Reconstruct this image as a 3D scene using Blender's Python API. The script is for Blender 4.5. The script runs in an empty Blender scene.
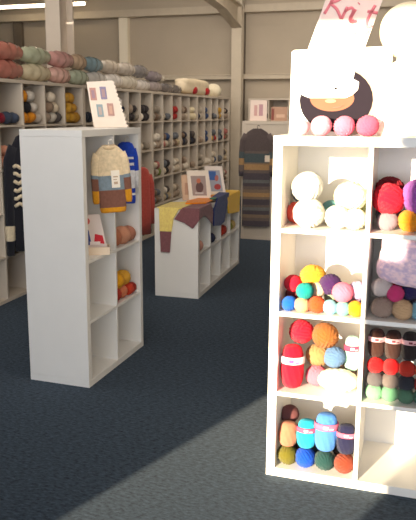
import bpy, bmesh, math, random
from mathutils import Vector, Matrix
random.seed(7)
S = bpy.context.scene
COL = S.collection
PI = math.pi
R = math.radians

# ------------------------------------------------------------------ camera
PITCH, ROLL, CAM_H, F_PX = 0.1889, 0.0049, 1.5572, 669.7
cam_data = bpy.data.cameras.new('camera')
cam = bpy.data.objects.new('camera', cam_data)
COL.objects.link(cam)
fw = Vector((0, math.cos(PITCH), -math.sin(PITCH)))
up0 = Vector((0, math.sin(PITCH), math.cos(PITCH)))
rt0 = Vector((1, 0, 0))
rt = rt0 * math.cos(ROLL) + up0 * math.sin(ROLL)
up = -rt0 * math.sin(ROLL) + up0 * math.cos(ROLL)
M = Matrix((rt, up, -fw)).transposed().to_4x4()
M.translation = Vector((0, 0, CAM_H))
cam.matrix_world = M
cam_data.sensor_fit = 'VERTICAL'
cam_data.sensor_height = 36
cam_data.lens = F_PX / 520 * 36
cam_data.shift_y = -18.95 / 520
cam_data.clip_end = 200
cam_data.dof.use_dof = True
cam_data.dof.focus_distance = 3.0
cam_data.dof.aperture_fstop = cam_data.lens / 5.0
S.camera = cam

# ------------------------------------------------------------------ world, sun, lights, exposure
S.view_settings.view_transform = 'Standard'
S.view_settings.look = 'None'
S.view_settings.gamma = 1
S.view_settings.use_curve_mapping = False
S.view_settings.exposure = 0.0
w = bpy.data.worlds.new('sky'); S.world = w; w.use_nodes = True
bg = w.node_tree.nodes['Background']
bg.inputs[0].default_value = (0.75, 0.87, 1.0, 1); bg.inputs[1].default_value = 1.5

SUN_AZ, SUN_EL = R(52.3), R(9.4)
sd = bpy.data.lights.new('sun', 'SUN'); sd.energy = 20; sd.angle = R(0.5); sd.color = (1.0, 0.84, 0.58)
sun = bpy.data.objects.new('sun', sd); COL.objects.link(sun)
sdir = Vector((math.cos(SUN_AZ) * math.cos(SUN_EL), math.sin(SUN_AZ) * math.cos(SUN_EL), -math.sin(SUN_EL)))
sun.rotation_euler = sdir.to_track_quat('-Z', 'Y').to_euler()

YB = R(-17.1)                                # axis of the room
EB = Vector((math.cos(YB), math.sin(YB), 0)); NB = Vector((-math.sin(YB), math.cos(YB), 0))
OB = Vector((0.2589, 2.6966, 0))
def room(i, d, z=0.0):
    return OB + EB * i + NB * d + Vector((0, 0, z))

def area(name, loc, direction, sx, sy, energy, color):
    l = bpy.data.lights.new(name, 'AREA'); l.shape = 'RECTANGLE'; l.size = sx; l.size_y = sy
    l.energy = energy; l.color = color
    o = bpy.data.objects.new(name, l); COL.objects.link(o); o.location = loc
    o.rotation_euler = Vector(direction).to_track_quat('-Z', 'Y').to_euler()
    return o
area('window_daylight', room(0.2, -4.95, 1.7), NB, 5.0, 2.3, 125, (0.95, 0.96, 1.0))
area('ceiling_fill_near', room(-1.5, 0.6, 3.7), NB * 1.0 + Vector((0, 0, -0.6)), 6, 3, 150, (1.0, 0.91, 0.80))  # unseen fill added under the roof, aimed at the low unit and dress
area('ceiling_fill_middle', room(-1.5, 5.0, 3.7), NB * 0.8 + Vector((0, 0, -0.6)), 6, 3, 115, (1.0, 0.89, 0.77))  # added fill without a fixture, tilted to brighten the far end
area('ceiling_fill_far', room(-1.5, 7.6, 3.6), NB * 0.6 + Vector((0, 0, -0.8)), 6, 2, 90, (1.0, 0.89, 0.77))  # added fill without a fixture, tilted to brighten the back wall

# ------------------------------------------------------------------ materials
def lin(c):
    return tuple(((v / 255) / 12.92 if v / 255 <= 0.04045 else ((v / 255 + 0.055) / 1.055) ** 2.4) for v in c) + (1,)
_m = {}
def mat(name, rgb, rough=0.6, noise=0.0, scale=30.0, bump=0.0, bscale=None, metal=0.0, coat=0.0, sheen=0.0, emit=0.0, spec=0.4):
    key = (name, rgb)
    if key in _m: return _m[key]
    m = bpy.data.materials.new(name); m.use_nodes = True; _m[key] = m
    nt = m.node_tree; b = nt.nodes['Principled BSDF']
    c = lin(rgb)
    b.inputs['Base Color'].default_value = c
    b.inputs['Roughness'].default_value = rough; b.inputs['Specular IOR Level'].default_value = spec
    b.inputs['Metallic'].default_value = metal
    b.inputs['Coat Weight'].default_value = coat
    b.inputs['Sheen Weight'].default_value = sheen
    tc = nt.nodes.new('ShaderNodeTexCoord')
    n = nt.nodes.new('ShaderNodeTexNoise'); n.inputs['Scale'].default_value = scale; n.inputs['Detail'].default_value = 4
    nt.links.new(tc.outputs['Object'], n.inputs['Vector'])
    if noise:
        r = nt.nodes.new('ShaderNodeValToRGB')
        r.color_ramp.elements[0].position = 0.3; r.color_ramp.elements[1].position = 0.7
        r.color_ramp.elements[0].color = tuple(x * (1 - noise) for x in c[:3]) + (1,)
        r.color_ramp.elements[1].color = tuple(min(1, x * (1 + noise)) for x in c[:3]) + (1,)
        nt.links.new(n.outputs['Fac'], r.inputs['Fac']); nt.links.new(r.outputs['Color'], b.inputs['Base Color'])
    if bump:
        n2 = nt.nodes.new('ShaderNodeTexNoise'); n2.inputs['Scale'].default_value = bscale or scale * 3; n2.inputs['Detail'].default_value = 5
        nt.links.new(tc.outputs['Object'], n2.inputs['Vector'])
        bp = nt.nodes.new('ShaderNodeBump'); bp.inputs['Strength'].default_value = bump; bp.inputs['Distance'].default_value = 0.004
        nt.links.new(n2.outputs['Fac'], bp.inputs['Height']); nt.links.new(bp.outputs['Normal'], b.inputs['Normal'])
    if emit:
        b.inputs['Emission Color'].default_value = c; b.inputs['Emission Strength'].default_value = emit
    return m
def yarn(rgb): return mat('yarn', rgb, 0.95, 0.20, 40, 0.8, 160, sheen=0.1, spec=0.15)
def knit(rgb): return mat('knitted_wool', rgb, 0.95, 0.12, 60, 0.7, 220, sheen=0.2)
def paper(rgb): return mat('printed_paper', rgb, 0.9, 0.03, 12, spec=0.12)
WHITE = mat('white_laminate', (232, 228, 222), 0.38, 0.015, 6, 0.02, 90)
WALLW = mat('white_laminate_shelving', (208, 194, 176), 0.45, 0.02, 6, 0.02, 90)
STEEL = mat('painted_steel', (196, 182, 160), 0.5, 0.04, 8)
STEELW = mat('pale_painted_steel', (224, 208, 190), 0.5, 0.03, 8)
CLAD = mat('wall_cladding', (182, 168, 148), 0.7, 0.04, 2)
DARKST = mat('dark_steel', (112, 100, 86), 0.6, 0.05, 8)
ROOFM = mat('roof_lining', (104, 90, 76), 0.9, 0.06, 3)
PLAST = mat('plastic_hanger', (225, 215, 200), 0.3)
BLACKP = mat('black_hanger', (30, 28, 30), 0.4)

def carpet():
    m = bpy.data.materials.new('carpet_tile'); m.use_nodes = True
    nt = m.node_tree; b = nt.nodes['Principled BSDF']; b.inputs['Roughness'].default_value = 0.95
    b.inputs['Specular IOR Level'].default_value = 0.10; b.inputs['Sheen Weight'].default_value = 0.08; b.inputs['Sheen Roughness'].default_value = 0.5
    tc = nt.nodes.new('ShaderNodeTexCoord')
    n = nt.nodes.new('ShaderNodeTexNoise'); n.inputs['Scale'].default_value = 38; n.inputs['Detail'].default_value = 6
    n.inputs['Roughness'].default_value = 0.75
    mp = nt.nodes.new('ShaderNodeMapping'); mp.inputs['Scale'].default_value = (1, 2.2, 1)
    mp.inputs['Rotation'].default_value = (0, 0, R(17))
    nt.links.new(tc.outputs['Object'], mp.inputs[0]); nt.links.new(mp.outputs[0], n.inputs['Vector'])
    r = nt.nodes.new('ShaderNodeValToRGB')
    r.color_ramp.elements[0].position = 0.32; r.color_ramp.elements[1].position = 0.72
    r.color_ramp.elements[0].color = lin((12, 24, 36)); r.color_ramp.elements[1].color = lin((74, 90, 107))
    nt.links.new(n.outputs['Fac'], r.inputs['Fac']); nt.links.new(r.outputs['Color'], b.inputs['Base Color'])
    bp = nt.nodes.new('ShaderNodeBump'); bp.inputs['Strength'].default_value = 0.35; bp.inputs['Distance'].default_value = 0.004
    nt.links.new(n.outputs['Fac'], bp.inputs['Height']); nt.links.new(bp.outputs['Normal'], b.inputs['Normal'])
    return m
CARPET = carpet()

# ------------------------------------------------------------------ mesh helpers
def link(name, bm, mats, parent=None, loc=None, rot=None, smooth=False):
    me = bpy.data.meshes.new(name); bm.normal_update()
    bm.to_mesh(me); bm.free()
    if not isinstance(mats, (list, tuple)): mats = [mats]
    for m in mats: me.materials.append(m)
    if smooth:
        for p in me.polygons: p.use_smooth = True
    o = bpy.data.objects.new(name, me); COL.objects.link(o)
    if parent: o.parent = parent
    if loc is not None: o.location = loc
    if rot is not None: o.rotation_euler = rot
    return o
def tag(o, label=None, cat=None, group=None, kind=None):
    if label: o['label'] = label
    if cat: o['category'] = cat
    if group: o['group'] = group
    if kind: o['kind'] = kind
    return o
def empty(name, loc, rz=0.0, rx=0.0, ry=0.0):
    o = bpy.data.objects.new(name, None); COL.objects.link(o)
    o.location = loc; o.rotation_euler = (rx, ry, rz); o.empty_display_size = 0.05
    return o
def box(bm, x0, x1, y0, y1, z0, z1, mi=0, bev=0.0):
    vs = [bm.verts.new((x, y, z)) for z in (z0, z1) for y in (y0, y1) for x in (x0, x1)]
    fs = [bm.faces.new([vs[i] for i in q]) for q in ((0, 2, 3, 1), (4, 5, 7, 6), (0, 1, 5, 4), (2, 6, 7, 3), (0, 4, 6, 2), (1, 3, 7, 5))]
    for f in fs: f.material_index = mi
    if bev:
        es = list({e for f in fs for e in f.edges})
        r = bmesh.ops.bevel(bm, geom=es, offset=bev, segments=2, affect='EDGES', profile=0.5)
        for f in r['faces']: f.material_index = mi
    return fs
def boxes(lst, bev=0.0):
    bm = bmesh.new()
    for b in lst: box(bm, *b[:6], mi=(b[6] if len(b) > 6 else 0), bev=bev)
    return bm
def prism(bm, pts, off, mi=0):
    """closed polygon of 3D points pushed along the vector off"""
    a = [bm.verts.new(p) for p in pts]; b = [bm.verts.new(Vector(p) + Vector(off)) for p in pts]
    fs = [bm.faces.new(a[::-1]), bm.faces.new(b)]
    n = len(pts)
    for i in range(n): fs.append(bm.faces.new((a[i], a[(i + 1) % n], b[(i + 1) % n], b[i])))
    for f in fs: f.material_index = mi
    return fs
def ring_loft(bm, rings, mis, cap=True):
    vs = [[bm.verts.new(p) for p in r] for r in rings]
    n = len(vs[0])
    for k in range(len(vs) - 1):
        for i in range(n):
            f = bm.faces.new((vs[k][i], vs[k][(i + 1) % n], vs[k + 1][(i + 1) % n], vs[k + 1][i])); f.material_index = mis[k]; f.smooth = True
    if cap:
        f = bm.faces.new(vs[0][::-1]); f.material_index = mis[0]
        f = bm.faces.new(vs[-1]); f.material_index = mis[-1]
def flat_tube(bm, path, mis, th=0.02, n=20, wav=0.0):
    """path rows: (x, z, half width, angle of width axis); flattened elliptical cloth tube standing in the x-z plane"""
    rings = []
    for k, (x, z, hw, an) in enumerate(path):
        ca, sa = math.cos(an), math.sin(an)
        r = []
        for i in range(n):
            t = 2 * PI * i / n
            u = hw * math.copysign(abs(math.cos(t)) ** 0.7, math.cos(t)); v = th * math.sin(t) * (1 + wav * math.sin(5 * t + 9 * z))
            r.append((x + u * ca, v, z + u * sa))
        rings.append(r)
    ring_loft(bm, rings, mis)
def tube(bm, pts, r, n=8, mi=0):
    pts = [Vector(p) for p in pts]; rings = []
    for k, p in enumerate(pts):
        t = (pts[min(k + 1, len(pts) - 1)] - pts[max(k - 1, 0)]).normalized()
        a = t.cross(Vector((0.13, 0.2, 1)) if abs(t.z) < 0.9 else Vector((1, 0.1, 0))).normalized(); b = t.cross(a)
        rings.append([p + a * (r * math.cos(2 * PI * i / n)) + b * (r * math.sin(2 * PI * i / n)) for i in range(n)])
    ring_loft(bm, rings, [mi] * len(rings))
def sphere(bm, c, rx, ry, rz, nu=24, nv=14, mi=0, fn=None):
    rows = []
    top = bm.verts.new((c[0], c[1], c[2] + rz)); bot = bm.verts.new((c[0], c[1], c[2] - rz))
    for j in range(1, nv):
        ph = PI * j / nv; row = []
        for i in range(nu):
            t = 2 * PI * i / nu
            d = Vector((math.sin(ph) * math.cos(t), math.sin(ph) * math.sin(t), math.cos(ph)))
            k = fn(d) if fn else 1
            row.append(bm.verts.new((c[0] + d.x * rx * k, c[1] + d.y * ry * k, c[2] + d.z * rz * k)))
        rows.append(row)
    for i in range(nu):
        j = (i + 1) % nu
        for f in ([bm.faces.new((top, rows[0][i], rows[0][j])), bm.faces.new((bot, rows[-1][j], rows[-1][i]))] +
                  [bm.faces.new((rows[k][i], rows[k + 1][i], rows[k + 1][j], rows[k][j])) for k in range(nv - 2)]):
            f.material_index = mi; f.smooth = True

# yarn shapes, unit radius -----------------------------------------------------
AX = [Vector(v).normalized() for v in ((1, .3, .2), (-.3, 1, .4), (.2, -.5, 1), (.8, -.8, .3))]
def wound(d):
    # strands wound in crossing bands
    k = max(range(4), key=lambda i: 1 - abs(d.dot(AX[i])) + 0.15 * math.sin(7 * d.dot(AX[(i + 1) % 4])))
    return 1 + 0.055 * math.sin(24 * math.asin(max(-1, min(1, d.dot(AX[k])))))
def ball_mesh(hi):
    bm = bmesh.new()
    if hi: sphere(bm, (0, 0, 0), 1, 1, 0.93, 56, 36, fn=wound)
    else: sphere(bm, (0, 0, 0), 1, 1, 0.9, 16, 10, fn=lambda d: 1 + 0.05 * math.sin(9 * d.dot(AX[0])))
    me = bpy.data.meshes.new('yarn_ball'); bm.to_mesh(me); bm.free(); me.materials.append(yarn((200, 200, 200)))
    return me
def skein_mesh(hi, aspect=1.7):
    """upright skein, radius 1, half height = aspect, pinched waist where the band sits"""
    bm = bmesh.new(); nu, nv = (48, 30) if hi else (14, 9); rings = []
    for j in range(nv + 1):
        s = -1 + 2 * j / nv
        z = aspect * math.sin(s * PI / 2)
        r = max(0.12, math.cos(s * PI / 2) ** 0.42) * (1 - 0.07 * math.exp(-((s - 0.25) / 0.16) ** 2))
        ring = []
        for i in range(nu):
            t = 2 * PI * i / nu
            rr = r * (1 + (0.03 * math.sin(11 * t + 9 * s) if hi else 0.05 * math.sin(4 * t + 3 * s)))
            ring.append((rr * math.cos(t), rr * math.sin(t) * 0.85, z))
        rings.append(ring)
    ring_loft(bm, rings, [0] * len(rings))
    me = bpy.data.meshes.new('yarn_skein'); bm.to_mesh(me); bm.free(); me.materials.append(yarn((200, 200, 200)))
    return me
def band_mesh(aspect=1.7):
    bm = bmesh.new(); rings = []; n = 32
    for z, g in ((-0.28, 1.01), (-0.27, 1.05), (0.27, 1.05), (0.28, 1.01)):
        rings.append([(g * math.cos(2 * PI * i / n), g * 0.86 * math.sin(2 * PI * i / n), 0.62 * aspect * 0.6 + z) for i in range(n)])
    ring_loft(bm, rings, [0] * 4, cap=False)
    # printed patch on the paper band
    for a0, a1, z0, z1 in ((4.35, 4.75, -0.12, 0.14), (4.85, 5.2, -0.16, -0.04)):
        pr = []
        for a in (a0, (a0 + a1) / 2, a1):
            pr.append((1.07 * math.cos(a), 1.07 * 0.86 * math.sin(a)))
        zc = 0.62 * aspect * 0.6
        for k in range(2):
            q = [bm.verts.new((pr[k][0], pr[k][1], zc + z0)), bm.verts.new((pr[k + 1][0], pr[k + 1][1], zc + z0)),
                 bm.verts.new((pr[k + 1][0], pr[k + 1][1], zc + z1)), bm.verts.new((pr[k][0], pr[k][1], zc + z1))]
            f = bm.faces.new(q); f.material_index = 1
    me = bpy.data.meshes.new('paper_band'); bm.to_mesh(me); bm.free()
    me.materials.append(paper((235, 225, 220))); me.materials.append(paper((130, 90, 150)))
    return me
BALL, BALL_LO, SKEIN, SKEIN_LO, BAND = ball_mesh(True), ball_mesh(False), skein_mesh(True), skein_mesh(False), band_mesh()
def put(name, me, m, parent=None, loc=(0, 0, 0), rot=(0, 0, 0), scale=(1, 1, 1)):
    o = bpy.data.objects.new(name, me); COL.objects.link(o)
    if parent: o.parent = parent
    o.location = loc; o.rotation_euler = rot; o.scale = scale
    ms = m if isinstance(m, (list, tuple)) else [m]
    for k, mm in enumerate(ms):
        o.material_slots[k].link = 'OBJECT'; o.material_slots[k].material = mm
    return o

# ================================================================== THE SETTING
def room_obj(name, lst, m, parent=None, bev=0.0):
    o = link(name, boxes(lst, bev), m, parent, None if parent else OB, None if parent else (0, 0, YB))
    if not parent: o['kind'] = 'structure'
    return o
X0, X1, D0, D1 = -9.0, 6.5, -5.1, 9.9
D1 = (Vector((0.6, 12.95, 0)) - OB).dot(NB)
room_obj('floor', [(X0, X1, D0, D1, -0.1, 0)], CARPET)
# ceiling slopes up from the back wall
cb = bmesh.new()
prism(cb, [(X0, D0 - .3, 4.55), (X1, D0 - .3, 4.55), (X1, D1 + .1, 3.82), (X0, D1 + .1, 3.82)], (0, 0, 0.1))
tag(link('ceiling', cb, ROOFM, None, OB, (0, 0, YB)), kind='structure')
room_obj('wall_left', [(X0 - 0.15, X0, D0, D1, 0, 4.6)], CLAD)
room_obj('wall_right', [(X1, X1 + 0.15, D0, D1, 0, 4.6)], CLAD)
# back wall with corrugated cladding ribs
bm = boxes([(X0, X1, D1, D1 + 0.12, 0, 3.95)])
z = 0.15
while z < 3.9:
    box(bm, X0, X1, D1 - 0.005, D1 + 0.001, z, z + 0.02); z += 0.30
tag(link('wall_back', bm, CLAD, None, OB, (0, 0, YB)), kind='structure')
room_obj('trim_1', [(X0, X1, D1 - 0.14, D1 - 0.013, 3.38, 3.50), (X0, X1, D1 - 0.20, D1 - 0.013, 3.36, 3.385)], STEEL)
room_obj('trim_2', [(X0, X1, D1 - 0.14, D1 - 0.013, 2.18, 2.25), (X0, X1, D1 - 0.14, D1 - 0.013, 2.255, 2.272)], STEEL)
xb = (Vector((0.6, 12.95, 0)) - OB).dot(EB)      # back-wall origin measured along the room axis
room_obj('trim_3', [(xb - 4.78, xb - 4.60, D1 - 0.12, D1 - 0.013, 0, 3.36)], DARKST)
room_obj('trim_4', [(xb + 0.0, xb + 0.09, D1 - 0.11, D1 - 0.013, 0, 3.36)], DARKST)
room_obj('trim_5', [(xb - 2.42, xb - 2.24, D1 - 0.13, D1 - 0.013, 0, 3.36)], mat('cream_post', (250, 238, 214), 0.25, coat=0.4))  # slim glossy post, paler than the other steel
# front wall: shop window; the sun enters between its frame members
WX0, WX1, WZ1 = -2.445, 3.4, 2.89
room_obj('wall_front', [(X0, WX0, D0 - 0.12, D0, 0, 4.7), (WX1, X1, D0 - 0.12, D0, 0, 4.7), (WX0, WX1, D0 - 0.12, D0, WZ1, 4.7), (WX0, WX1, D0 - 0.12, D0, 0, 0.12)], CLAD)
room_obj('window_1', [(-1.425, -1.235, D0 - 0.10, D0 - 0.02, 0.12, 2.36), (-1.535, -1.425, D0 - 0.10, D0 + 0.02, 1.58, 1.90),  # wider piece beside the mullion: unseen block added to shade the sunlit unit's divider
                      (-1.45, WX1, D0 - 0.10, D0 - 0.02, 2.34, 2.40), (0.9, 1.0, D0 - 0.10, D0 - 0.02, 0.12, 2.36)], STEEL)
# steel columns and rafter
def h_column(name, o, yaw, w_, d_, z1, m, t=0.022):
    b = boxes([(-w_ / 2, w_ / 2, -d_ / 2, -d_ / 2 + t, 0, z1), (-w_ / 2, w_ / 2, d_ / 2 - t, d_ / 2, 0, z1), (-t / 2, t / 2, -d_ / 2 + t, d_ / 2 - t, 0, z1)])
    return tag(link(name, b, m, None, o, (0, 0, yaw)), kind='structure')
WY = R(72.89)
EW = Vector((math.cos(WY), math.sin(WY), 0)); NW = Vector((-math.sin(WY), math.cos(WY), 0)); OW = Vector((-1.6552, 5.4095, 0))
h_column('column', OW + EW * 1.95 + NW * 0.53, WY - PI / 2, 0.17, 0.30, 4.0, STEELW)
c2 = Vector((0.525, 12.70, 0))
h_column('column', c2, YB, 0.19, 0.16, 3.72, STEEL)
# rafter with haunch, running from the far column towards the shop front
rb = bmesh.new()
prof = [(0.0, 3.02), (0.06, 3.02), (1.1, 3.22), (6.5, 3.50), (6.5, 3.74), (1.1, 3.46), (0.0, 3.40)]
rb2 = [(-0.09, y, z) for y, z in ((-p[0], p[1]) for p in prof)]
prism(rb, [(-0.012, -a, b) for a, b in prof], (0.024, 0, 0))
for (a0, z0), (a1, z1) in (((0.0, 3.02), (1.1, 3.22)), ((1.1, 3.22), (6.5, 3.50)), ((0, 3.40), (1.1, 3.46)), ((1.1, 3.46), (6.5, 3.74))):
    prism(rb, [(-0.09, -a0, z0), (0.09, -a0, z0), (0.09, -a1, z1), (-0.09, -a1, z1)], (0, 0, 0.022))
tag(link('beam', rb, STEEL, None, c2 + Vector((0, 0, 0.04)), (0, 0, YB)), kind='structure')

# fluorescent batten under the roof
lf = empty('fluorescent_light', OB + EB * (xb - 3.85) + NB * (D1 - 0.6) + Vector((0, 0, 3.60)), YB)
tag(lf, 'long white fluorescent tube light hanging under the roof above the back wall', 'ceiling light')
link('housing', boxes([(-0.98, 0.98, -0.05, 0.05, 0.0, 0.05)], 0.004), STEEL, lf)
tb = bmesh.new(); tube(tb, [(-0.95, 0, -0.025), (0.95, 0, -0.025)], 0.034, 12)
link('tube', tb, mat('lit_tube', (255, 236, 205), 0.4, emit=6), lf)
link('suspension_wire', boxes([(-0.7, -0.69, -0.005, 0.005, 0.05, 0.245), (0.69, 0.7, -0.005, 0.005, 0.05, 0.245)]), STEEL, lf)

# ================================================================== SHELF UNITS
def cube_shelf(label, o, yaw, cols, rows, cell, depth, to, ti, m, skip=(), group=None, zcell=None):
    """open cube shelving; local x along the front, y into the unit. Returns root, list of cell left edges, list of shelf tops"""
    zc = zcell or cell
    W = cols * cell + (cols - 1) * ti + 2 * to; H = rows * zc + (rows - 1) * ti + 2 * to
    r = empty('cube_shelf', o, yaw); tag(r, label, 'shelf unit', group)
    link('top_panel', boxes([(0, W, 0, depth, H - to, H)], 0.0015), m, r)
    link('base_panel', boxes([(0, W, 0, depth, 0, to)], 0.0015), m, r)
    for x in (0, W - to): link('side_panel', boxes([(x, x + to, 0.0005, depth, to + 0.0005, H - to - 0.0005)], 0.0015), m, r)
    link('back_panel', boxes([(to, W - to, depth - 0.014, depth - 0.006, to, H - to)]), m, r)
    xs = [to + k * (cell + ti) for k in range(cols)]; zs = [to + k * (zc + ti) for k in range(rows)]
    for k in range(1, cols): link('divider', boxes([(xs[k] - ti, xs[k], 0.002, depth - 0.014, to, H - to)], 0.001), m, r)
    for j in range(1, rows):
        for k in range(cols):
            if (k, j) in skip: continue
            link('shelf', boxes([(xs[k], xs[k] + cell, 0.003, depth - 0.014, zs[j] - ti, zs[j])], 0.001), m, r)
    return r, xs, zs

AY = R(71.41); EA = Vector((math.cos(AY), math.sin(AY), 0)); NA = Vector((-math.sin(AY), math.cos(AY), 0)); OA = Vector((-0.6776, 3.6235, 0))
unitA, AXS, AZS = cube_shelf('tall white cube shelf unit with the striped baby jumper hanging on its front', OA, AY, 2, 4, 0.335, 0.39, 0.038, 0.016, WHITE, skip=((0, 3), (1, 3)))
unitB, BXS, BZS = cube_shelf('tall white cube shelf unit in bright sunlight filled with colourful yarn', OB, YB, 2, 4, 0.335, 0.39, 0.038, 0.018, WHITE)
CY = R(73.70); EC = Vector((math.cos(CY), math.sin(CY), 0)); NC = Vector((-math.sin(CY), math.cos(CY), 0)); OC = Vector((-0.0816, 5.5129, 0))
unitC, CXS, CZS = cube_shelf('low white cube shelf unit with knitwear draped over its top', OC, CY, 4, 2, 0.335, 0.39, 0.038, 0.016, WHITE)
OF = Vector((0.4109, 8.3258, 0))
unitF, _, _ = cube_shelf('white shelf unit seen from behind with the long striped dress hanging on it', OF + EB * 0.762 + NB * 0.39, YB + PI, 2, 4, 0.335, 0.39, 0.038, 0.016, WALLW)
ordw = ['nearest', 'second nearest', 'third nearest', 'furthest']
WS0 = -0.392
for k in range(4):
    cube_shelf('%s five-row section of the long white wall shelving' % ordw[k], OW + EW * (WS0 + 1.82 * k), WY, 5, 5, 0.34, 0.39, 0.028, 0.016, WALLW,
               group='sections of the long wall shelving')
WXS = []
for k in range(4): WXS += [WS0 + 1.82 * k + 0.028 + j * 0.356 for j in range(5)]
WZS = [0.028 + j * 0.356 for j in range(5)]
OBK = Vector((0.72, 12.42, 0))
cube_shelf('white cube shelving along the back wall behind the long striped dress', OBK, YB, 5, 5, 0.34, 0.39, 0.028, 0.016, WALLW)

# ================================================================== GARMENTS
def hanger(parent, w_, z, m=None):
    b = bmesh.new()
    tube(b, [(-w_, 0, z - 0.045), (-w_ * 0.5, 0, z - 0.016), (0, 0, z), (w_ * 0.5, 0, z - 0.016), (w_, 0, z - 0.045)], 0.006)
    hk = [(0, 0, z), (0, 0, z + 0.02)] + [(0.014 - 0.014 * math.cos(a), 0, z + 0.03 + 0.014 * math.sin(a)) for a in (0, .8, 1.6, 2.4, 3.1)]
    tube(b, hk, 0.0035)
    return link('hanger', b, m or PLAST, parent)
def jumper(name, label, cat, loc, yaw, rows, colors, sleeves, th=0.02, neck=None, ry=0.0, group=None, mk=None):
    """rows: (z, half width, colour index below this row); sleeves: list of (side, [(x,z,hw,angle)], [colour idx])"""
    r = empty(name, loc, yaw, ry=ry); tag(r, label, cat, group)
    ms = [knit(c) for c in colors]
    b = bmesh.new()
    path = [(0, z, hw, 0) for z, hw, c in rows]; mis = [c for _, _, c in rows]
    flat_tube(b, path, mis, th, 26, 0.10)
    link('body', b, ms, r)
    for side, pts, cs in sleeves:
        b = bmesh.new(); flat_tube(b, [(side * x, z, hw, side * a) for x, z, hw, a in pts], cs, th * 0.8, 14, 0.08)
        link('sleeve', b, ms, r)
    if neck:
        b = bmesh.new(); zc, rr, col = neck
        pts = [(rr * math.cos(t), 0.75 * th * math.sin(t) * 1.3, zc - 0.35 * rr * (math.sin(t) < 0) * abs(math.sin(t))) for t in [2 * PI * i / 18 for i in range(19)]]
        tube(b, pts, 0.008); link('collar', b, knit(col), r)
    return r
# striped baby jumper on the tall white unit
CREAM, GBLUE, BROWN, MUST = (226, 202, 164), (128, 142, 150), (128, 84, 68), (216, 146, 26)
jA = jumper('baby_jumper', 'baby jumper in cream, grey-blue and brown bands hanging on the tall white unit', 'jumper',
            OA + EA * 0.285 - NA * 0.035 + Vector((0, 0, 0.985)), R(12),
            [(0.385, 0.045, 0), (0.375, 0.065, 0), (0.345, 0.096, 0), (0.30, 0.104, 0), (0.25, 0.100, 0), (0.2151, 0.098, 0), (0.215, 0.098, 1), (0.17, 0.094, 1), (0.1311, 0.091, 1), (0.131, 0.091, 2),
             (0.08, 0.089, 2), (0.0301, 0.088, 2), (0.03, 0.088, 3), (0.012, 0.086, 3), (0.0, 0.080, 3)],
            [CREAM, GBLUE, BROWN, MUST],
            [(s, [(0.078, 0.335, 0.032, 0.6), (0.094, 0.29, 0.032, 0.35), (0.102, 0.22, 0.028, 0.15), (0.103, 0.2, 0.028, 0.1), (0.106, 0.13, 0.025, 0.1), (0.1065, 0.12, 0.025, 0.1), (0.108, 0.07, 0.023, 0.05), (0.108, 0.055, 0.018, 0)],
              [0, 0, 1, 2, 3, 3, 3, 3]) for s in (-1, 1)], 0.024, (0.383, 0.042, (205, 176, 138)), ry=R(-3))
hanger(jA, 0.08, 0.375)
jA.scale = (0.88, 0.9, 1.0)
tagm = boxes([(0.0, 0.055, -0.031, -0.029, 0.145, 0.245)])
link('price_tag', tagm, paper((244, 232, 214)), jA)
link('price_tag_print', boxes([(0.012, 0.043, -0.0322, -0.0312, 0.205, 0.212), (0.012, 0.036, -0.0322, -0.0312, 0.190, 0.195), (0.015, 0.04, -0.0322, -0.0312, 0.165, 0.18)]), paper((196, 168, 140)), jA)
# blue and white one
BLUE, WHT = (28, 66, 178), (226, 224, 226)
jB = jumper('baby_cardigan', 'bright blue and white baby cardigan hanging behind the striped jumper', 'cardigan',
            OA + EA * 0.66 + NA * 0.06 + Vector((0, 0, 0.985)), R(14),
            [(0.39, 0.03, 0), (0.38, 0.055, 0), (0.345, 0.075, 0), (0.30, 0.072, 0), (0.297, 0.072, 1), (0.285, 0.072, 1), (0.283, 0.072, 0), (0.262, 0.071, 0), (0.26, 0.071, 1), (0.245, 0.07, 1), (0.243, 0.07, 0), (0.215, 0.07, 0), (0.213, 0.07, 1),
             (0.10, 0.072, 1), (0.098, 0.072, 0), (0.07, 0.073, 0), (0.068, 0.073, 1), (0.055, 0.073, 1), (0.053, 0.074, 0), (0.02, 0.074, 0), (0.0, 0.07, 0)],
            [BLUE, WHT], [(s, [(0.062, 0.34, 0.024, 0.6), (0.078, 0.29, 0.022, 0.3), (0.085, 0.21, 0.019, 0.1), (0.086, 0.15, 0.017, 0.1), (0.087, 0.1, 0.014, 0)], [0, 0, 1, 1, 0]) for s in (-1, 1)], 0.018)
hanger(jB, 0.05, 0.38)
jB.scale = (0.8, 0.9, 1.0)
# navy jumper with chunky cream rows, near end of the wall shelving
NAVY, CHUNK = (24, 24, 34), (222, 204, 172)
jN = jumper('chunky_jumper', 'navy jumper with chunky cream rows hanging on the wall shelving at the left edge', 'jumper',
            OW + EW * 0.17 - NW * 0.13 + Vector((0, 0, 0.42)), R(40),
            [(0.97, 0.05, 0), (0.94, 0.10, 0), (0.86, 0.145, 0), (0.72, 0.155, 0), (0.50, 0.155, 0), (0.3, 0.155, 0), (0.08, 0.155, 0), (0.0, 0.145, 0)],
            [NAVY, CHUNK], [(s, [(0.12, 0.86, 0.05, 0.5), (0.165, 0.75, 0.05, 0.25), (0.18, 0.5, 0.042, 0.1), (0.185, 0.22, 0.036, 0.05), (0.1851, 0.21, 0.042, 0), (0.187, 0.1, 0.042, 0), (0.1871, 0.095, 0.034, 0), (0.188, -0.03, 0.03, 0)], [0, 0, 0, 1, 1, 1, 0, 0]) for s in (-1, 1)], 0.03)
b = bmesh.new()
for k in range(6):
    z = 0.70 - 0.062 * k
    pts = [(-0.14 + 0.28 * i / 18, -0.036 - 0.008 * abs(math.sin(i * 1.3)) + 0.02 * (abs(i - 9) / 9) ** 3, z + 0.012 * math.sin(i * 1.3 + k)) for i in range(19)]
    tube(b, pts, 0.015)
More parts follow.
